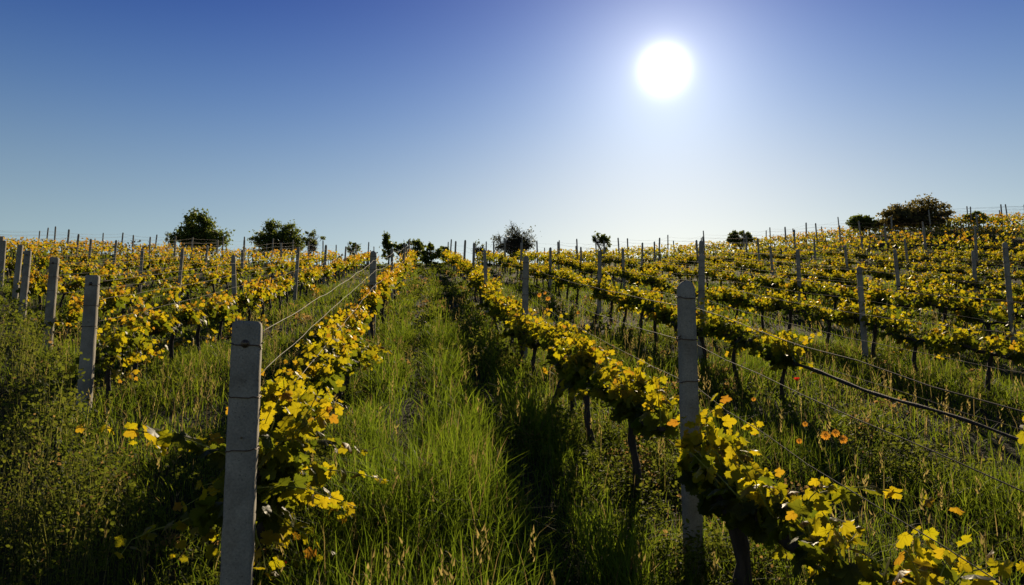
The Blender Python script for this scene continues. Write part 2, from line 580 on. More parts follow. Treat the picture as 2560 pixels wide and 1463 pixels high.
ROWS = []                       # (name, x, y_start, y_end, side, index, post_first, post_list)
for k in range(12):
    x = LX[k] if k < 6 else -12.14 - 2.22 * (k - 5)
    y = LY[k] if k < 6 else 23.64 + 3.9 * (k - 5)
    if y < CREST: ROWS.append(dict(x=x, y0=y, side='left', k=k + 1))
RX = [1.31, 3.55, 5.78, 8.02, 10.25, 12.48, 14.87]
for k in range(19):
    x = RX[k] if k < 7 else 14.87 + 2.24 * (k - 6)
    ROWS.append(dict(x=x, y0=max(1.0, x / .93 - 2.0), side='right', k=k + 1))
Y_END = CREST + 5.5
for w in ROWS:
    w['desc'] = '%s row %s of the aisle' % (ordinal(w['k']), w['side'])
    w['r'] = np.random.default_rng(100 + w['k'] + (50 if w['side'] == 'left' else 0))


def row_x(w, y):
    return w['x'] + .05 * math.sin(y * .23 + w['k'] * 2.1)


# ------------------------------------------------------------------ posts
def post_mesh(shape, hgt, wx, wy, seed=0):
    mb = MB()
    r = np.random.default_rng(seed)
    if shape == 'square':
        # square concrete stake, slightly tapering, worn arrises and a rough flat top
        b = .012
        prof = [(-wx / 2 + b, -wy / 2), (wx / 2 - b, -wy / 2), (wx / 2, -wy / 2 + b), (wx / 2, wy / 2 - b), (wx / 2 - b, wy / 2), (-wx / 2 + b, wy / 2), (-wx / 2, wy / 2 - b), (-wx / 2, -wy / 2 + b)]
        zs = np.concatenate([np.linspace(-.35, hgt - .02, 26), [hgt - .006, hgt]])
        rings = []
        for q, z in enumerate(zs):
            s = 1.04 - .06 * max(z, 0) / hgt
            if z > hgt - .01: s *= .97 if z < hgt else .9
            rings.append([(px * s + r.normal(0, .0011), py * s + r.normal(0, .0011), z + (r.normal(0, .003) if z >= hgt else 0)) for px, py in prof])
        n = 8
    else:
        # cast post: flat back, rounded front edges, rounded (arched) head
        n = 12
        th = np.arange(n) * 2 * math.pi / n + math.pi / n
        sx = np.sign(np.cos(th)) * np.abs(np.cos(th)) ** .55 * wx / 2
        sy = np.sign(np.sin(th)) * np.abs(np.sin(th)) ** .55 * wy / 2
        rings = []
        zs = np.concatenate([np.linspace(-.35, hgt - wx * .5, 24), hgt - wx * .5 + wx * .5 * np.sin(np.linspace(.3, 1.5, 5))])
        for z in zs:
            s = 1.06 - .10 * max(z, 0) / hgt
            a = max(0.0, (z - (hgt - wx * .5)) / (wx * .5))
            cs = math.sqrt(max(0.02, 1 - a * a)) if a > 0 else 1.0
            rings.append([(px * s * cs + r.normal(0, .0008), py * s * (1 - .25 * a) + r.normal(0, .0008), z) for px, py in zip(sx, sy)])
    v = np.array(rings).reshape(-1, 3)
    m_ = len(zs)
    ii = np.arange(m_ - 1)[:, None] * n; j = np.arange(n)[None]; j2 = (j + 1) % n
    mb.add(v, [np.stack([ii + j, ii + j2, ii + n + j2, ii + n + j], -1).reshape(-1, 4), (np.arange(n) + (m_ - 1) * n)[None]])
    return mb


def wire_wrap(wx, wy, z, seed, turns=1.3, rad=.0022):
    mb = MB(); r = np.random.default_rng(seed)
    t = np.linspace(0, turns * 2 * math.pi, int(26 * turns))
    ax, ay = wx / 2 + .003, wy / 2 + .003
    c, s = np.cos(t), np.sin(t)
    x = np.sign(c) * np.abs(c) ** .35 * ax; y = np.sign(s) * np.abs(s) ** .35 * ay
    mb.tube(np.stack([x, y, z + r.normal(0, .003, len(t)) + .012 * np.sin(t * .5 + seed)], 1), rad, 5)
    return mb


POSTS = []
def post_spec(w, y, shape, h, wx, wy, lean=(0, 0), detail=False, first=False):
    POSTS.append(dict(w=w, y=y, shape=shape, h=h, wx=wx, wy=wy, lean=lean, detail=detail, first=first))


HGT = {('right', 1, 0): 1.44, ('right', 1, 1): 1.43, ('right', 1, 2): 1.38, ('right', 1, 3): 1.46, ('right', 2, 1): 1.5, ('right', 2, 2): 1.42,
       ('right', 3, 1): 1.33, ('right', 3, 2): 1.66, ('right', 4, 1): 1.62, ('right', 4, 2): 1.42, ('right', 7, 3): 1.42,
       ('left', 1, 1): 1.42, ('left', 1, 2): 1.34, ('left', 1, 3): 1.42}
for w in ROWS:
    r = w['r']
    if w['side'] == 'left':
        w['y0p'] = w['y0']
        first = {1: 12.33}.get(w['k'], w['y0'] + 5.93)
        ys = [w['y0']] + list(np.arange(first, Y_END, 5.95))
    else:
        ys = [v for v in np.arange(3.78 if w['k'] == 1 else 3.72, Y_END, 5.96) if v > w['y0'] - 1.0]
    w['posts'] = []
    for q, y in enumerate(ys):
        gi = int(round((y - 3.75) / 5.96)) if w['side'] == 'right' else q
        if w['side'] == 'left' and q == 0:
            h = {1: 1.255, 2: 1.36, 3: 1.42}.get(w['k'], 1.40)
            post_spec(w, y, 'square', h, .112 if w['k'] <= 2 else .108, .105, (r.uniform(-.6, .6), r.uniform(-1, 1)), w['k'] <= 4, True)
        else:
            yy = y if (gi <= 3 and w['k'] < 6) else y + r.uniform(-.5, .5)
            if r.random() < .05 and gi > 3: continue
            h = HGT.get((w['side'], w['k'], gi), 1.40 + r.uniform(-.10, .14) + .05 * float(smooth(26, 36, y)))
            wd = {('right', 1, 0): .088, ('left', 1, 1): .105}.get((w['side'], w['k'], gi), r.uniform(.062, .082))
            post_spec(w, yy, 'round', h, wd, wd * r.uniform(.75, 1.05), (r.normal(0, 1.6), r.normal(0, 1.6)) if gi > 0 else (0.6, 0), y < 13, q == 0)
        w['posts'].append(len(POSTS) - 1)
counts = {}
round_cache = [None] * 6
for q in range(6):
    round_cache[q] = post_mesh('round', 1.0, .072, .066, 40 + q).mesh('concrete_post', M_POST, True)
for p in POSTS:
    w = p['w']; x = row_x(w, p['y']) + ({1: .045, 2: .09, 3: .0, 4: .04}.get(w['k'], 0) if p['first'] and w['side'] == 'left' else 0); z = float(terrain(x, p['y']))
    key = (w['side'], w['k'])
    dv = np.array([x, p['y'], z + .9 - CAM_H])
    if abs(dv @ RGT / (dv @ FWD)) < .665: counts[key] = counts.get(key, 0) + 1
    else:
        if p['y'] < w['y0'] + .5 or key in counts or w['side'] == 'left' and w['k'] > 1: pass
        else: continue
    kth = max(1, counts.get(key, 1))
    rot = (R(p['lean'][0]), R(p['lean'][1]), R(float(w['r'].uniform(-6, 6))) if not p['first'] else R(5.0) if p['shape'] == 'square' else 0)
    lean_dir = ''
    if kth == 1 and w['side'] == 'left':
        lab = 'square flat-topped concrete end post of the %s' % w['desc']
        if w['k'] == 1: lab = 'big square concrete end post with rusty bolt, left of the grassy aisle'
    elif kth == 1:
        lab = 'front concrete post of the %s' % w['desc']
        if w['k'] == 1: lab = 'round-headed pale concrete post right of the grassy aisle, nearest to the viewer'
    else:
        lab = 'slim grey concrete post, %s from the front, %s' % (ordinal(kth), w['desc'])
    if p['shape'] == 'square' or p['detail']:
        root = empty('concrete_post', (x, p['y'], z), rot)
        mb = post_mesh(p['shape'], p['h'], p['wx'], p['wy'], int(p['y'] * 10) + w['k'])
        sh = mb.build('shaft', M_POST, root, p['shape'] != 'square')
        p['root'] = root
        if p['detail']:
            for q, hz in enumerate((p['h'] - .09, p['h'] - .29, p['h'] - .50)[:3]):
                wire_wrap(p['wx'] * 1.02, p['wy'] * 1.02, hz, q + w['k'], 1.0 + .6 * (q == 1)).build('wire_tie', M_RUST, root)
            if p['first'] and p['shape'] == 'square':
                b = MB()
                # a domed bolt head on a washer, set in the downhill face
                yb, zb = -p['wy'] / 2 * .985, p['h'] - .088
                for (r0, r1, d0, d1) in ((.017, .017, .004, -.004), (.011, .006, -.004, -.016)):
                    th = np.arange(10) * 2 * math.pi / 10
                    ra = np.stack([r0 * np.cos(th), np.full(10, yb + d0), zb + r0 * np.sin(th)], 1)
                    rb = np.stack([r1 * np.cos(th), np.full(10, yb + d1), zb + r1 * np.sin(th)], 1)
                    j = np.arange(10); j2 = (j + 1) % 10
                    b.add(np.concatenate([ra, rb]), [np.stack([j, j2, 10 + j2, 10 + j], -1), (np.arange(10) + 10)[None]])
                b.build('bolt', M_BOLT, root)
                nl_ = MB(); nl_.tube([(0, yb + .01, p['h'] - .46), (.004, yb - .018, p['h'] - .457)], .004, 6)
                nl_.build('nail', M_BOLT, root)
    else:
        root = bpy.data.objects.new('concrete_post', round_cache[int(w['r'].integers(6))])
        C.objects.link(root)
        root.location = (x, p['y'], z)
        root.rotation_euler = rot
        root.scale = (p['wx'] / .072, p['wy'] / .066, p['h'])
    tag(root, lab, 'post', 'concrete trellis posts')

# ------------------------------------------------------------------ trellis wires: one thing per wire per row
for w in ROWS:
    r = w['r']
    pp = sorted((POSTS[i]['y'], POSTS[i]['h']) for i in w['posts']); ys_p = [a for a, b in pp]; hs_p = dict(pp)
    near = w['k'] <= 3
    top_h = 1.33
    for nm, hz in (('top', .06), ('upper', .24), ('middle', .47), ('low', None)):
        ya = ys_p[0]
        if w['side'] == 'right': ya = w['y0'] - 1.5
        pts = []
        anchors = ([ya] if ya < ys_p[0] else []) + ys_p
        for a, b in zip(anchors[:-1], anchors[1:]):
            n = max(4, int((b - a) / .35)) if near else max(3, int((b - a) / 1.2))
            u = np.arange(n) / n
            sag = r.uniform(.01, .07) if nm != 'low' else .01
            yy = a + (b - a) * u
            za, zb = float(terrain(row_x(w, a), a)), float(terrain(row_x(w, b), b))
            ha, hb = (.53, .53) if hz is None else (min(1.36, hs_p.get(a, 1.4)) - hz, min(1.36, hs_p.get(b, 1.4)) - hz)
            zz = za + (zb - za) * u + ha + (hb - ha) * u - sag * 4 * u * (1 - u)
            xx = np.array([row_x(w, v) for v in yy]) + .052 * (1 if nm != 'low' else .6)
            pts.append(np.stack([xx, yy, zz], 1))
        if not pts: continue
        pts = np.concatenate(pts)
        pts += r.normal(0, .004, pts.shape)
        mb = MB(); mb.tube(pts, 0.0019 if near else .0026, 4)
        o = mb.build('trellis_wire', M_WIRE)
        where = {'top': 'topmost', 'upper': 'second from the top', 'middle': 'third from the top', 'low': 'lowest among the leaves'}[nm]
        tag(o, 'thin trellis wire, %s, along the %s' % (where, w['desc']), 'wire', 'trellis wires strung between the posts')

# ------------------------------------------------------------------ grapevines
vines = []
for w in ROWS:
    r = w['r']
    if w['side'] == 'right' and w['k'] == 1:
        ys = [.9, 2.1, 3.30, 4.88, 5.8, 6.75]; y = 7.7
    elif w['side'] == 'right' and w['k'] == 2:
        ys = [3.85, 7.45, 8.45]; y = 9.5
    elif w['side'] == 'left':
        ys = []; y = w['y0'] + .62
    else:
        ys = []; y = w['y0'] + .3
    while y < Y_END - .6:
        ys.append(y + r.uniform(-.1, .1))
        y += 1.03
    n = 0
    for q, y in enumerate(ys):
        if r.random() < .08 and y > 11: continue
        n += 1
        x = row_x(w, y) + r.normal(0, .03)
        vines.append(dict(w=w, x=x, y=y, z=float(terrain(x, y)), k=n, d=math.hypot(x, y)))


def seen(v, lim=None):
    d = np.array([v['x'], v['y'], v['z'] + .7 - CAM_H])
    de = d @ FWD
    return de > .5 and abs(d @ RGT / de) < (.70 + .28 / de if lim is None else lim + .10 / de)


vis = [v for v in vines if seen(v)]
vis.sort(key=lambda v: v['d'])
for w in ROWS:
    for n, v in enumerate([v for v in vis if v['w'] is w and seen(v, .655)]): v['k'] = n + 1
single, rest = vis[:298], vis[298:]
DMAX = single[-1]['d']

# shared meshes for the vines a few metres off and further
VAR = {}
for side, warm, top in (('left', .85, .84), ('right', .28, .82)):  # left set warmer: gold of sun shining through put into leaf colour
    VAR[side] = []
    for q in range(7):
        tr, co, ca, fo = make_vine_meshes(200 + q + (50 if side == 'left' else 0), 1, warm, top, 13 if side == 'right' else 11, leaf_scale=1.0)
        VAR[side].append((tr.mesh('trunk', M_BARK, True), co.mesh('cordon', M_BARK, True), ca.mesh('canes', M_STEM), fo.mesh('foliage', M_VINE)))

for v in single:
    w = v['w']; side = w['side']
    root = empty('grapevine', (v['x'], v['y'], v['z']))
    near = (w['k'] == 1 and v['y'] < 8.3) or (w['k'] == 2 and v['y'] < 9.2)
    hue = 'golden-backlit' if side == 'left' else 'yellow-green'
    lab = '%s grapevine, %s from the front, %s' % (hue, ordinal(v['k']), w['desc'])
    if not seen(v, .655): lab = '%s grapevine at the picture edge, start of the %s' % (hue, w['desc'])
    if near:
        warm = .12 if side == 'left' else 0.0
        kw = dict(top=.84 if side == 'left' else .82, n_shoots=15 if side == 'left' else 17, leaf_scale=.92)
        if side == 'right' and w['k'] == 2 and v['y'] < 5: kw.update(arm=(.56, .50), n_shoots=15)
        if side == 'right' and w['k'] == 2 and 7 < v['y'] < 8:
            kw.update(arm=(3.1, .56), leafy=(-.35, 1.0), n_shoots=12, head=.39, stout=.85)
            lab = 'grapevine with long bare black arm reaching forward, second row right of the grassy aisle'
        if side == 'left' and w['k'] == 1 and v['k'] == 1:
            kw.update(n_shoots=20, top=.86, arm=(.30, .6), trunk_lean=(.10, .12), extra=[((.02, -.2, .44), (.35, -.3, -.9), .34, .2), ((.02, .1, .44), (.5, -.1, -.8), .38, .2), ((.0, -.1, .42), (-.4, -.3, -.9), .34, .2), ((.0, .3, .44), (.55, -.2, -.6), .36, .2), ((-.02, .2, .44), (-.6, -.2, -.5), .40, .3), ((.05, .4, .5), (.6, -.2, -.3), .40, .3), ((-.02, -.1, .55), (-1.0, .0, .62), .72, .55), ((-.02, .0, .50), (-.9, .1, .85), .55, .8), ((0, -.1, .40), (-.95, -.15, -.25), .50, .3),
                             ((0, -.2, .45), (.9, -.1, .2), .45, .7), ((0, 0, .42), (.8, .1, .1), .4, .8), ((.05, -.15, .40), (.6, -.1, -.35), .35, .3)])
            lab = 'bushy golden grapevine spilling around the big square end post'
        if side == 'right' and w['k'] == 1 and 3 < v['y'] < 3.6:
            kw.update(trunk_lean=(.0, .02), stout=1.5, n_shoots=20, extra=[((0, .3, .55), (-.2, .2, .9), .4, .3), ((.1, -.2, .5), (.9, -.3, .6), .6, .9)])
            lab = 'stout dark-trunked grapevine just in front of the nearest round-headed post'
        if side == 'right' and w['k'] == 1 and v['y'] < 3:
            kw.update(n_shoots=17, extra=[((.1, .1, .5), (.5, .1, .9), .55, .9), ((.05, .3, .5), (.6, .2, .9), .5, 1.0)])
        tr, co, ca, fo = make_vine_meshes(int(v['y'] * 37) + w['k'], 2, warm, **kw)
        tr.build('trunk', M_BARK, root, True); co.build('cordon', M_BARK, root, True)
        ca.build('canes', M_STEM, root); fo.build('foliage', M_VINE, root)
    else:
        r = w['r']
        ms = VAR[side][int(r.integers(len(VAR[side])))]
        for nm, me in zip(('trunk', 'cordon', 'canes', 'foliage'), ms):
            if nm == 'canes' and v['d'] > 14: continue
            ch = bpy.data.objects.new(nm, me)
            C.objects.link(ch); ch.parent = root
        s = r.uniform(.84, 1.12)
        root.scale = (s * (1 if r.random() < .5 else -1), 1.0, s)
    tag(root, lab, 'grapevine', 'grapevines trained along the rows')

# the rest of the rows, up to the crest: one mass
fo, tr = MB(), MB()
for v in rest:
    r = v['w']['r']; warm = .95 if v['w']['side'] == 'left' else .30 + .75 * smooth(9, 28, v['x'])  # leaf colour carries sun glow on the left, lens-flare brown far right
    top = .86 if v['w']['side'] == 'left' else .84
    n = (84 if v['d'] < 36 else 62) - (14 if v['w']['side'] == 'right' else 12)
    px = v['x'] + r.normal(0, .17, n); py = v['y'] + r.uniform(-.58, .58, n)
    hf = r.beta(1.5, 1.3, n)
    bump = .12 * np.sin(py * 5 + v['k'])
    pz = terrain(px, py) + .36 + (top - .36 + bump) * hf
    nor = np.array([.18, .5, .45]) + r.normal(0, .5, (n, 3))
    tip = np.stack([r.normal(0, .6, n), r.normal(0, .6, n), r.uniform(-.9, .1, n)], 1)
    put_leaves(fo, np.stack([px, py, pz], 1), tip, nor, r.uniform(.075, .14, n), leaf_cols(hf ** (1.1 if v['w']['side'] == 'left' else 1.5), warm, r), 0, r, wide=1.2)
    tr.tube([(v['x'] + .02, v['y'], v['z'] - .05), (v['x'], v['y'] - .05, v['z'] + .25), (v['x'] - .02, v['y'] - .1, v['z'] + .5)], (.03, .024, .026), 5, (0, 0, 0), cap=False)
far = fo.build('distant_vines', M_VINE)
tag(far, 'mass of small yellow and green vines in rows running up to the crest', 'grapevines', kind='stuff')
trk = tr.build('trunk', M_BARK, far)
trk['kind'] = 'stuff'

# ------------------------------------------------------------------ grass, weeds

def headland(x, y):
    """1 on the rough bank in front of the left rows' end posts, 0 among the rows"""
    return smooth(.3, -.9, y - np.interp(x, HX, HY))


def in_aisle(x):
    return smooth(-.75, -.35, x) * smooth(1.25, .85, x)


def row_dist(x):
    rx = np.array([w['x'] for w in ROWS])
    return np.abs(np.asarray(x)[:, None] - rx[None]).min(1)


def scatter(n, d0, d1, r, half=47):
    """n points spread evenly over the sector of ground seen from the camera between two distances"""
    d = np.sqrt(r.uniform(d0 * d0, d1 * d1, n))
    a = YAW + np.radians(r.uniform(-half, half, n))
    return d * np.sin(a), d * np.cos(a)


def blades(mb, x, y, h, wd, col, r, bend=(.1, .75)):
    n = len(x)
    z = terrain(x, y) - .02
    ph = r.uniform(0, 2 * math.pi, n)
    fc = r.uniform(0, math.pi, n)
    b = r.uniform(bend[0], bend[1], n) ** 1.3
    ld = np.stack([np.cos(ph), np.sin(ph)], 1)
    sd = np.stack([np.cos(fc), np.sin(fc)], 1)
    verts = np.zeros((n, 7, 3))
    for q, (t, s) in enumerate(((0, 1.0), (.4, .9), (.75, .55))):
        cx = x + ld[:, 0] * h * b * t * t; cy = y + ld[:, 1] * h * b * t * t
        cz = z + h * (t - .42 * b * t * t)
        for e, sg in ((0, -.5), (1, .5)):
            verts[:, q * 2 + e, 0] = cx + sg * s * wd * sd[:, 0]
            verts[:, q * 2 + e, 1] = cy + sg * s * wd * sd[:, 1]
            verts[:, q * 2 + e, 2] = cz
    verts[:, 6, 0] = x + ld[:, 0] * h * b; verts[:, 6, 1] = y + ld[:, 1] * h * b; verts[:, 6, 2] = z + h * (1 - .42 * b)
    o = (np.arange(n) * 7)[:, None]
    mb.add(verts.reshape(-1, 3), [np.concatenate([o + np.array([[0, 1, 3, 2]]), o + np.array([[2, 3, 5, 4]])]), o + np.array([[4, 5, 6]])], np.repeat(col, 7, 0))


def grass_cols(n, x, y, r):
    u = r.uniform(0, 1, n)[:, None]
    lush = in_aisle(x)[:, None] * smooth(22, 6, y)[:, None]
    hi = np.array([.27, .325, .022]) * (1 - lush) + np.array([.26, .35, .020]) * lush
    c = np.array([.09, .15, .010]) + (hi - np.array([.09, .15, .010])) * u ** 1.1
    dry = (r.uniform(0, 1, n) < .06 + .10 * smooth(.55, .8, vnoise(x / 1.7, y / 1.7, 21)))[:, None]
    straw = np.array([.36, .27, .09]) * r.uniform(.7, 1.1, n)[:, None]
    return np.where(dry, straw, c)


r = np.random.default_rng(33)
gm = MB()
for d0, d1, n, wd in ((2.2, 6.5, 70000, .0062), (6.5, 13, 95000, .0095), (13, 26, 85000, .017), (26, 58, 70000, .030)):
    x, y = scatter(n, d0, d1, r)
    keep = (y > .3)
    hl = headland(x, y); ai = in_aisle(x)
    patch = vnoise(x / .9, y / .9, 11)
    track = 1 - .82 * np.exp(-((x + .10 + .05 * np.sin(y * 1.3)) / .15) ** 2) * smooth(4.2, 6.0, y) - .7 * np.exp(-((x - .62 + .05 * np.sin(y)) / .15) ** 2)
    prob = track * (.66 + .34 * ai) * (1 - .80 * hl) * (.45 + .8 * patch)
    keep &= r.uniform(0, 1, n) < prob
    x, y, hl, ai, patch, track = x[keep], y[keep], hl[keep], ai[keep], patch[keep], track[keep]
    n = len(x)
    h = (.21 + .11 * ai) * (.45 + .95 * patch) * r.uniform(.55, 1.35, n) * (1 - .3 * hl)
    h = np.where((ai > .5) & (y < 9.5), h * 1.15, h)
    h *= (1 - .35 * smooth(30, 50, y)) * (.45 + .55 * track)
    blades(gm, x, y, h, wd * r.uniform(.6, 1.3, n), grass_cols(n, x, y, r), r, (.1, 1.15))
# seed heads on straw stalks
x, y = scatter(2600, 2.6, 16, r)
keep = (y > .5) & (r.uniform(0, 1, len(x)) < .35 + .65 * smooth(.5, .75, vnoise(x / 1.4, y / 1.4, 61)))
x, y = x[keep], y[keep]; n = len(x)
h = r.uniform(.26, .50, n)
straw = np.array([.40, .31, .10]) * r.uniform(.6, 1.1, n)[:, None]
blades(gm, x, y, h, np.full(n, .0035), straw, r, (.05, .35))
K = 9
u = np.tile(np.linspace(.72, 1.0, K), n); hx = np.repeat(h, K)
px, py = np.repeat(x, K) + r.normal(0, .006, n * K), np.repeat(y, K) + r.normal(0, .006, n * K)
put_leaves(gm, np.stack([px, py, terrain(px, py) + hx * u * .93], 1), np.stack([r.normal(0, .35, n * K), r.normal(0, .35, n * K), np.ones(n * K)], 1), r.normal(0, 1, (n * K, 3)), r.uniform(.022, .04, n * K), np.repeat(straw, K, 0), 0, r, wide=.28)
tag(gm.build('grass', M_GRASS), 'tall green and straw-coloured grass between the vine rows', 'grass', kind='stuff')

# leafy weeds: clumps of small leaves, tallest along the foot of the rows and on the left bank
wm = MB()
HUMPS = [(-7.6, 13.6, 1.5, .85), (-6.6, 12.4, 1.2, .6), (-5.4, 9.6, 1.0, .45), (.85, 9.4, .40, .45), (.86, 10.6, .45, .5), (.62, 12.6, .6, .42), (.75, 15.0, .6, .4), (-.25, 13.2, .5, .36), (-.2, 16.0, .5, .36),
         (1.32, 3.5, .45, .34), (1.05, 3.45, .40, .26), (1.55, 3.6, .4, .26), (2.2, 10.4, .5, .3), (2.3, 7.6, .5, .25)]
for d0, d1, n, K, ls in ((2.7, 6.5, 5200, 44, .021), (6.5, 13, 4600, 32, .034), (13, 26, 5200, 20, .055), (26, 56, 6000, 12, .10)):
    x, y = scatter(n, d0, d1, r)
    hl = headland(x, y); ai = in_aisle(x); rd = row_dist(x)
    patch = vnoise(x / 1.1, y / 1.1, 17)
    foot = smooth(.75, .2, rd)
    hump = np.zeros(n)
    for hx, hy, hr, hh in HUMPS:
        hump = np.maximum(hump, hh * np.clip(1.15 - np.hypot(x - hx, y - hy) / hr, 0, 1))
    midaisle = ai * smooth(8.5, 12, y) * .5
    prob = np.clip(.12 + .85 * hl + .35 * foot + midaisle + 2 * (hump > 0), 0, 1) * (.35 + .9 * patch) * (1 - hl + hl * smooth(.32, .62, vnoise(x / .62, y / .85, 41))) * (1 - .75 * ai * smooth(9.5, 7.5, y))
    keep = (r.uniform(0, 1, n) < prob) & (y > .3)
    x, y, hl, patch, hump = x[keep], y[keep], hl[keep], patch[keep], hump[keep]
    n = len(x)
    H = (.07 + .16 * patch ** 1.5 + .62 * hl * smooth(.42, .85, vnoise(x / .62, y / .85, 41))) * r.uniform(.6, 1.35, n) + hump * r.uniform(.6, 1.0, n)
    H = (H - .8 * hump) * (.30 + .70 * smooth(3.2, 6.0, np.hypot(x, y))) + .8 * hump
    rad = .07 + .30 * H * r.uniform(.7, 1.2, n)
    nk = n * K
    cx, cy, cH, cr = (np.repeat(a, K) for a in (x, y, H, rad))
    u = r.beta(1.6, 1.1, nk); a = r.uniform(0, 2 * math.pi, nk); q = np.sqrt(r.uniform(0, 1, nk)) * (1 - .45 * u)
    px, py = cx + cr * q * np.cos(a), cy + cr * q * np.sin(a)
    pz = terrain(px, py) + cH * u
    outw = np.stack([np.cos(a), np.sin(a), r.uniform(-.3, .9, nk)], 1)
    tip = outw + r.normal(0, .5, (nk, 3))
    nor = np.array([0, .2, .8]) + r.normal(0, .6, (nk, 3))
    tone = np.repeat(r.uniform(0, 1, n), K)[:, None]
    col = np.array([.055, .10, .012]) + (np.array([.22, .24, .022]) - np.array([.055, .10, .012])) * np.clip(.55 * tone + .45 * u[:, None] + r.normal(0, .1, nk)[:, None], 0, 1)
    rusty = np.repeat(r.uniform(0, 1, n) < .07, K)[:, None]
    col = np.where(rusty, np.array([.42, .26, .08]) * r.uniform(.7, 1.1, nk)[:, None], col)
    put_leaves(wm, np.stack([px, py, pz], 1), tip, nor, ls * r.uniform(.6, 1.4, nk), col, 0, r, wide=1.1, tmpl=WEED if d1 < 20 else None)
    # the weeds' stems
    sx, sy = np.repeat(x, 3), np.repeat(y, 3)
    if d1 < 20:
        blades(wm, sx + r.normal(0, .03, len(sx)), sy + r.normal(0, .03, len(sx)), np.repeat(H, 3) * r.uniform(.8, 1.15, len(sx)), np.full(len(sx), ls * .16), np.tile([.30, .30, .06], (len(sx), 1)), r, (.05, .5))
tag(wm.build('weeds', M_WEED), 'low leafy weeds on the left bank and along the foot of the rows', 'weeds', kind='stuff')


# ------------------------------------------------------------------ wild flowers
def hit(px, py, h):
    """the point where the line of sight through a picture point passes h above the ground"""
    d = raydir(px, py)
    t = 1.0
    while t < 60:
        p = np.array([0, 0, CAM_H]) + d * t
        if p[2] < float(terrain(p[0], p[1])) + h: return p
        t += .02
    return p


def flower(px, py, h, rad, kind, label):
    p = hit(px, py, h)
    gz = float(terrain(p[0], p[1]))
    r = np.random.default_rng(int(px * 3 + py))
    root = empty(kind, (p[0], p[1], gz))
    hh = p[2] - gz
    st = MB()
    u = np.linspace(0, 1, 7)
    bx, by = r.uniform(-.05, .05), r.uniform(-.05, .05)
    st.tube(np.stack([bx * (1 - u) ** 2, by * (1 - u) ** 2, -.02 + (hh + .02) * u], 1), np.linspace(.0022, .0014, 7), 5, (.22, .30, .05))
    st.build('stem', M_STEM, root)
    face = nz(np.array([-p[0] * .2 + r.normal(0, .12), -1.0 + r.normal(0, .12), .42]))
    a = nz(np.cross(face, [0, 0, 1.0])); b = np.cross(face, a)
    top = np.array([0, 0, hh])
    pe, ce = MB(), MB()
    if kind == 'orange_daisy':
        n = 15
        for k in range(n):
            th = k * 2 * math.pi / n + r.normal(0, .06)
            dr = a * math.cos(th) + b * math.sin(th); sd = np.cross(face, dr)
            ln = rad * r.uniform(.88, 1.08); w = rad * .17
            pts = [top + dr * ln * s + sd * w * q + face * (.10 * rad - .32 * rad * s * s) for s, q in ((.25, -.5), (.25, .5), (.7, 1.0), (.97, .45), (.97, -.45), (.7, -1.0))]
            pe.add(pts, [np.array([[0, 1, 2, 5]]), np.array([[5, 2, 3, 4]])], np.array([.80, .36, .03]) * r.uniform(.85, 1.1))
        pe.build('petals', M_PETAL, root)
        for q in range(5):
            z0, r0 = .02 + .30 * math.sin(q / 4 * 1.5), .34 * math.cos(q / 4 * 1.5)
            z1, r1 = .02 + .30 * math.sin((q + 1) / 4 * 1.5), max(.0, .34 * math.cos((q + 1) / 4 * 1.5))
            if q == 4: break
            th = np.arange(10) * 2 * math.pi / 10
            ra = top + (np.cos(th)[:, None] * a + np.sin(th)[:, None] * b) * r0 * rad + face * z0 * rad
            rb = top + (np.cos(th)[:, None] * a + np.sin(th)[:, None] * b) * r1 * rad + face * z1 * rad
            j = np.arange(10); j2 = (j + 1) % 10
            ce.add(np.concatenate([ra, rb]), [np.stack([j, j2, 10 + j2, 10 + j], -1)], (.30, .14, .02))
        ce.build('centre', M_PETAL, root)
    else:
        for k in range(5):
            th = k * 2 * math.pi / 5 + r.normal(0, .1)
            dr = np.array([math.cos(th), math.sin(th), 0]); sd = np.array([-math.sin(th), math.cos(th), 0])
            G = []
            for s in np.linspace(0, 1, 5):
                wv = rad * (.25 + .75 * math.sin(min(1, s * 1.25) * math.pi * .5)) * (1 if s < .9 else .8)
                for q in (-1, -.5, 0, .5, 1):
                    G.append(top + dr * rad * (.12 + .75 * s ** .8 - .12 * q * q) + sd * wv * q * .75 + np.array([0, 0, rad * (1.05 * s + .06 * math.sin(q * 9 + k))]))
            f = [[i_ * 5 + j, i_ * 5 + j + 1, i_ * 5 + j + 6, i_ * 5 + j + 5] for i_ in range(4) for j in range(4)]
            pe.add(G, [np.array(f)], np.array([.75, .035, .02]) * r.uniform(.8, 1.1))
        pe.build('petals', M_PETAL, root)
        th = np.arange(8) * 2 * math.pi / 8
        for z0, r0, z1, r1 in ((0, .12, .3, .2), (.3, .2, .42, .05)):
            ra = np.stack([np.cos(th) * r0 * rad, np.sin(th) * r0 * rad, np.full(8, hh + z0 * rad)], 1)
            rb = np.stack([np.cos(th) * r1 * rad, np.sin(th) * r1 * rad, np.full(8, hh + z1 * rad)], 1)
            j = np.arange(8); j2 = (j + 1) % 8
            ce.add(np.concatenate([ra, rb]), [np.stack([j, j2, 8 + j2, 8 + j], -1)], (.03, .05, .02))
        ce.build('centre', M_PETAL, root)
    tag(root, label, kind.split('_')[-1], 'wild flowers in the grass')


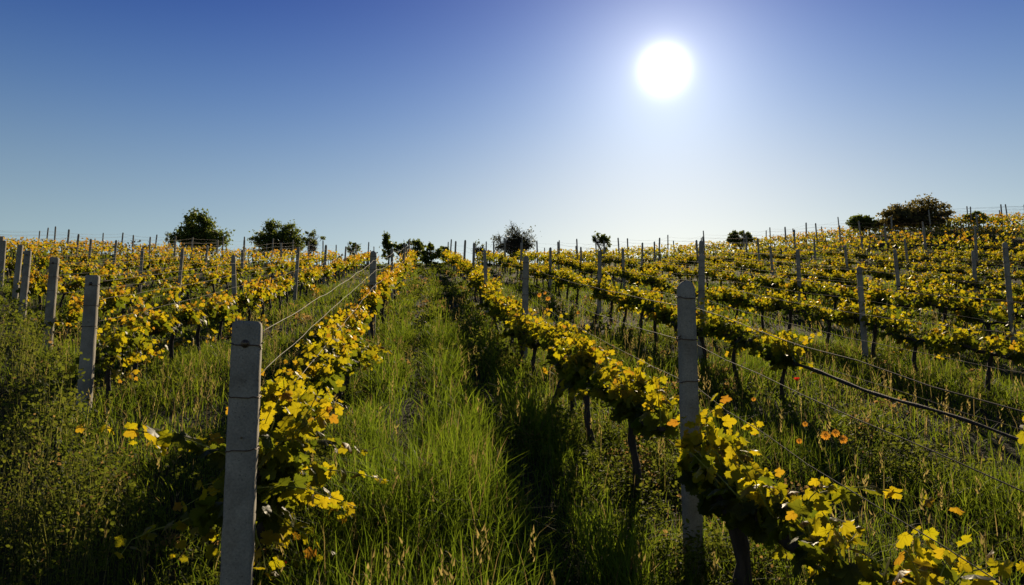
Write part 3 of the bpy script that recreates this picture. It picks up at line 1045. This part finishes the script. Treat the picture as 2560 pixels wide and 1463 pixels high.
S = 'orange daisy, '
for px, py, h, rad, lab in ((2064, 1088, .46, .030, S + 'left of the tight cluster of three in the right-hand row gap'),
                            (2089, 1082, .47, .026, S + 'middle and topmost of the tight cluster of three'),
                            (2108, 1098, .45, .028, S + 'right of the tight cluster of three in the row gap'),
                            (1885, 1080, .50, .020, S + 'alone just above the leaves beside the near round-headed post'),
                            (1998, 1102, .46, .018, S + 'alone, halfway between the cluster and the near post'),
                            (2013, 1060, .44, .018, S + 'small one above and left of the cluster'),
                            (1884, 998, .40, .018, S + 'alone beyond the near post under the wires'),
                            (1348, 737, .50, .050, S + 'left of three behind the second post right of the aisle'),
                            (1370, 746, .50, .050, S + 'right of three behind the second post right of the aisle'),
                            (1362, 732, .52, .040, S + 'topmost of three behind the second post right of the aisle'),
                            (1446, 781, .45, .036, S + 'alone between the first and second rows right of the aisle')):
    flower(px, py, h, rad, 'orange_daisy', lab)
for px, py, h, rad, lab in ((1992, 952, .50, .024, 'bright red poppy between vine trunks in the second row right'),
                            (708, 1415, 0.15, .017, 'dim red poppy low in the shade beside the big square end post')):
    flower(px, py, h, rad, 'red_poppy', lab)


# ------------------------------------------------------------------ trees and bushes along the crest
def crest_tree(name, px, top_py, width_px, label, cat, seed, leaves=2600, leaf=.16, dens=1.0, depth_y=CREST + 4.5, col=((.11, .15, .02), (.26, .31, .04)), lobes=None, limbs=9, tall=1.0, twiggy=0.0, base_py=None):
    r = np.random.default_rng(seed)
    d = raydir(px, top_py)
    t = depth_y / d[1]
    x, y = d[0] * t, d[1] * t
    gz = float(terrain(x, y))
    top = CAM_H + d[2] * t
    Ht = top - gz
    W = width_px / 1934.0 * t / 2                # half width in metres
    db = raydir(px, base_py or top_py + 70)
    zb = np.clip(CAM_H + db[2] * depth_y / db[1] - gz, 0, Ht * .6)      # the height where the vines in front begin to hide it
    root = empty(name, (x, y, gz))
    tk, cr = MB(), MB()
    lobes = lobes or [(0, .4, .9, .55)]         # centre x and radius x in half widths, centre z and radius z in visible heights
    def inside():
        k = int(r.choice(len(lobes), p=np.array([l_[2] * l_[3] for l_ in lobes]) / sum(l_[2] * l_[3] for l_ in lobes)))
        lx, lz, rx, rz = lobes[k]
        v = nz(r.normal(0, 1, 3)) * r.uniform(.55, 1.0)
        return np.array([(lx + v[0] * rx) * W, v[1] * rx * W * .8, zb + (lz - .10 + v[2] * rz) * (Ht - zb)])
    base = np.array([0, 0, -.2]); fork = np.array([r.normal(0, .05), 0, min(Ht * .22, zb + .1)])
    u = np.linspace(0, 1, 5)[:, None]
    tk.tube(base + (fork - base) * u, np.linspace(.05, .038, 5) * Ht * .6 * tall, 7)
    ends = []
    for k in range(limbs):
        e = inside()
        mid = fork * .5 + e * .5 + r.normal(0, .10, 3) * np.array([W, W, Ht * .4]); mid[2] = max(mid[2], fork[2] * .8)
        q = np.linspace(0, 1, 9)[:, None]
        p = (1 - q) ** 2 * fork + 2 * q * (1 - q) * mid + q ** 2 * e
        tk.tube(p, np.linspace(.024, .005, 9) * Ht * .6, 5)
        for _ in range(5):
            s = int(r.integers(3, 9)); b = p[s]
            e2 = b + (inside() - b) * r.uniform(.3, .8)
            m2 = (b + e2) / 2 + r.normal(0, .06, 3) * W
            q2 = np.linspace(0, 1, 6)[:, None]
            p2 = (1 - q2) ** 2 * b + 2 * q2 * (1 - q2) * m2 + q2 ** 2 * e2
            tk.tube(p2, np.linspace(.009, .003, 6) * Ht * .6, 4, cap=False)
            ends.append(p2[3]); ends.append(p2[5])
            for _ in range(int(2 + 5 * twiggy)):
                b3 = p2[int(r.integers(2, 6))]
                e3 = b3 + nz(r.normal(0, 1, 3) + np.array([0, 0, .9])) * r.uniform(.08, .20) * Ht
                tk.tube(np.stack([b3, (b3 + e3) / 2 + r.normal(0, .03, 3), e3]), (.012, .010, .007), 3, cap=False)
                ends.append(e3)
    nodes = np.array(ends)
    leaves = int(leaves * 1.45); leaf *= .78
    nc = max(14, leaves // 52)
    ends = np.array([inside() for _ in range(nc)])
    ends[:, 2] = np.maximum(ends[:, 2], .35 * zb)
    low = ends[r.integers(0, nc, nc // 4)] * np.array([.92, .92, 0])
    low[:, 2] = zb + r.uniform(-.35, .12, len(low)) * (Ht - zb)
    ends = np.concatenate([ends, low]); nc = len(ends)
    for e in ends:
        b3 = nodes[np.argmin(((nodes - e) ** 2).sum(1))]
        tk.tube(np.stack([b3, (b3 + e) / 2 + r.normal(0, .03, 3), e]), (.014, .010, .006), 3, cap=False)
    idx = r.integers(0, nc, leaves)
    sp = r.normal(0, 1, (leaves, 3)) * np.array([.075 * W, .075 * W, .05 * (Ht - zb)]) * dens
    stretch = nz(ends - np.array([0, 0, zb]))[idx] * (r.exponential(.07, leaves) * (Ht - zb) * .7)[:, None]
    pos = ends[idx] + sp + stretch
    tone = np.clip(r.uniform(0, 1, len(ends))[idx] * .6 + r.uniform(0, .4, leaves), 0, 1)[:, None]
    c = np.array(col[0]) + (np.array(col[1]) - np.array(col[0])) * tone
    put_leaves(cr, pos, nz(r.normal(0, 1, (leaves, 3)) + np.array([0, 0, -.2])), r.normal(0, 1, (leaves, 3)) + np.array([0, 0, .5]), leaf * r.uniform(.6, 1.35, leaves), c, 0, r, wide=.85)
    tk.build('trunk', M_TBARK, root); cr.build('crown', M_TREE, root)
    tag(root, label, cat, 'trees and bushes on the crest')


T2 = CREST + 3.5
crest_tree('dense_tree', 508, 521, 139, 'dense dark green tree, tallest on the left skyline, with sloping right shoulder', 'tree', 1, 5200, .19, depth_y=T2, base_py=600,
           lobes=[(-.20, .62, .36, .36), (.0, .40, .50, .36), (.45, .12, .55, .24), (-.40, .16, .52, .26), (0, .1, .7, .2)], limbs=20)
crest_tree('young_tree', 430, 574, 37, 'thin pale sapling just left of the dense dark tree', 'tree', 2, 260, .14, limbs=5, depth_y=T2, base_py=600)
crest_tree('spreading_bush', 708, 546, 148, 'wide dark bush with two rounded tops on the skyline', 'bush', 3, 4200, .17, depth_y=T2, base_py=608,
           lobes=[(-.30, .52, .32, .42), (.20, .55, .30, .42), (0, .14, .92, .26), (-.62, .22, .35, .30)], limbs=20, twiggy=.5)
crest_tree('young_tree', 780, 574, 61, 'light loose-leaved sapling at the right side of the two-topped bush', 'tree', 4, 520, .15, limbs=8, col=((.16, .20, .05), (.28, .32, .08)), twiggy=.5, depth_y=T2, base_py=610)
crest_tree('young_tree', 880, 602, 37, 'little green sapling among posts left of the aisle', 'tree', 5, 300, .15, limbs=6, base_py=630, depth_y=T2)
crest_tree('young_tree', 972, 581, 46, 'upright sapling with narrow pointed top, left of the aisle end', 'tree', 6, 700, .17, lobes=[(-.25, .68, .30, .34), (.15, .30, .85, .30)], limbs=9, depth_y=45.5, base_py=635)
crest_tree('young_tree', 1003, 606, 39, 'small round sapling between the pointed one and the aisle end', 'tree', 7, 500, .17, limbs=7, depth_y=45.5, base_py=635)
crest_tree('young_tree', 1040, 592, 61, 'loose airy sapling left of the bush closing the aisle', 'tree', 8, 640, .17, limbs=9, depth_y=46, twiggy=.4, base_py=635)
crest_tree('leafy_bush', 1080, 606, 52, 'dark green leafy bush closing the far end of the aisle', 'bush', 9, 850, .17, lobes=[(-.1, .3, .8, .6), (.45, .5, .4, .45)], limbs=11, depth_y=42, base_py=645)
crest_tree('young_tree', 1110, 615, 29, 'low sapling just right of the bush closing the aisle', 'tree', 10, 320, .15, limbs=6, depth_y=45, base_py=635)
crest_tree('bare_sapling', 1196, 600, 37, 'thin nearly bare sapling left of the bare twiggy bush', 'tree', 11, 130, .12, limbs=7, twiggy=1, base_py=630, depth_y=T2)
crest_tree('twiggy_bush', 1287, 559, 115, 'bare twiggy bush with several spiky tops in the middle of the skyline', 'bush', 12, 2200, .12, base_py=625, depth_y=T2,
           lobes=[(-.05, .60, .30, .42), (.48, .48, .40, .36), (-.6, .30, .4, .30), (0, .25, .8, .25)], limbs=24, twiggy=1.6, col=((.07, .07, .03), (.14, .15, .05)))
crest_tree('young_tree', 1503, 581, 61, 'forked sapling with drooping leaves right of the middle skyline', 'tree', 13, 480, .18, lobes=[(-.35, .65, .35, .35), (.40, .50, .45, .35)], limbs=8, depth_y=45, twiggy=.3, base_py=622)
crest_tree('round_bush', 1848, 574, 63, 'low rounded bush alone on the slope right of the sun', 'bush', 14, 1700, .15, lobes=[(0, .2, 1.0, .7)], limbs=12, depth_y=44, base_py=596)
crest_tree('thorny_bush', 2155, 535, 85, 'dark ragged bush at the left foot of the broad brownish tree', 'bush', 15, 2300, .16, lobes=[(-.1, .35, .8, .6), (.5, .2, .6, .45)], limbs=14, depth_y=42.5, base_py=562)
crest_tree('broad_tree', 2280, 497, 178, 'broad flat-topped brownish tree on the right end of the ridge', 'tree', 16, 5200, .18, depth_y=41.5, base_py=550, col=((.13, .11, .03), (.27, .22, .06)),
           lobes=[(.05, .60, .72, .36), (.45, .40, .55, .42), (-.55, .25, .45, .3), (0, .1, .95, .3)], limbs=20)
crest_tree('low_bush', 2440, 530, 66, 'low scrubby bush among posts right of the broad brownish tree', 'bush', 17, 900, .14, limbs=8, depth_y=40, base_py=545)
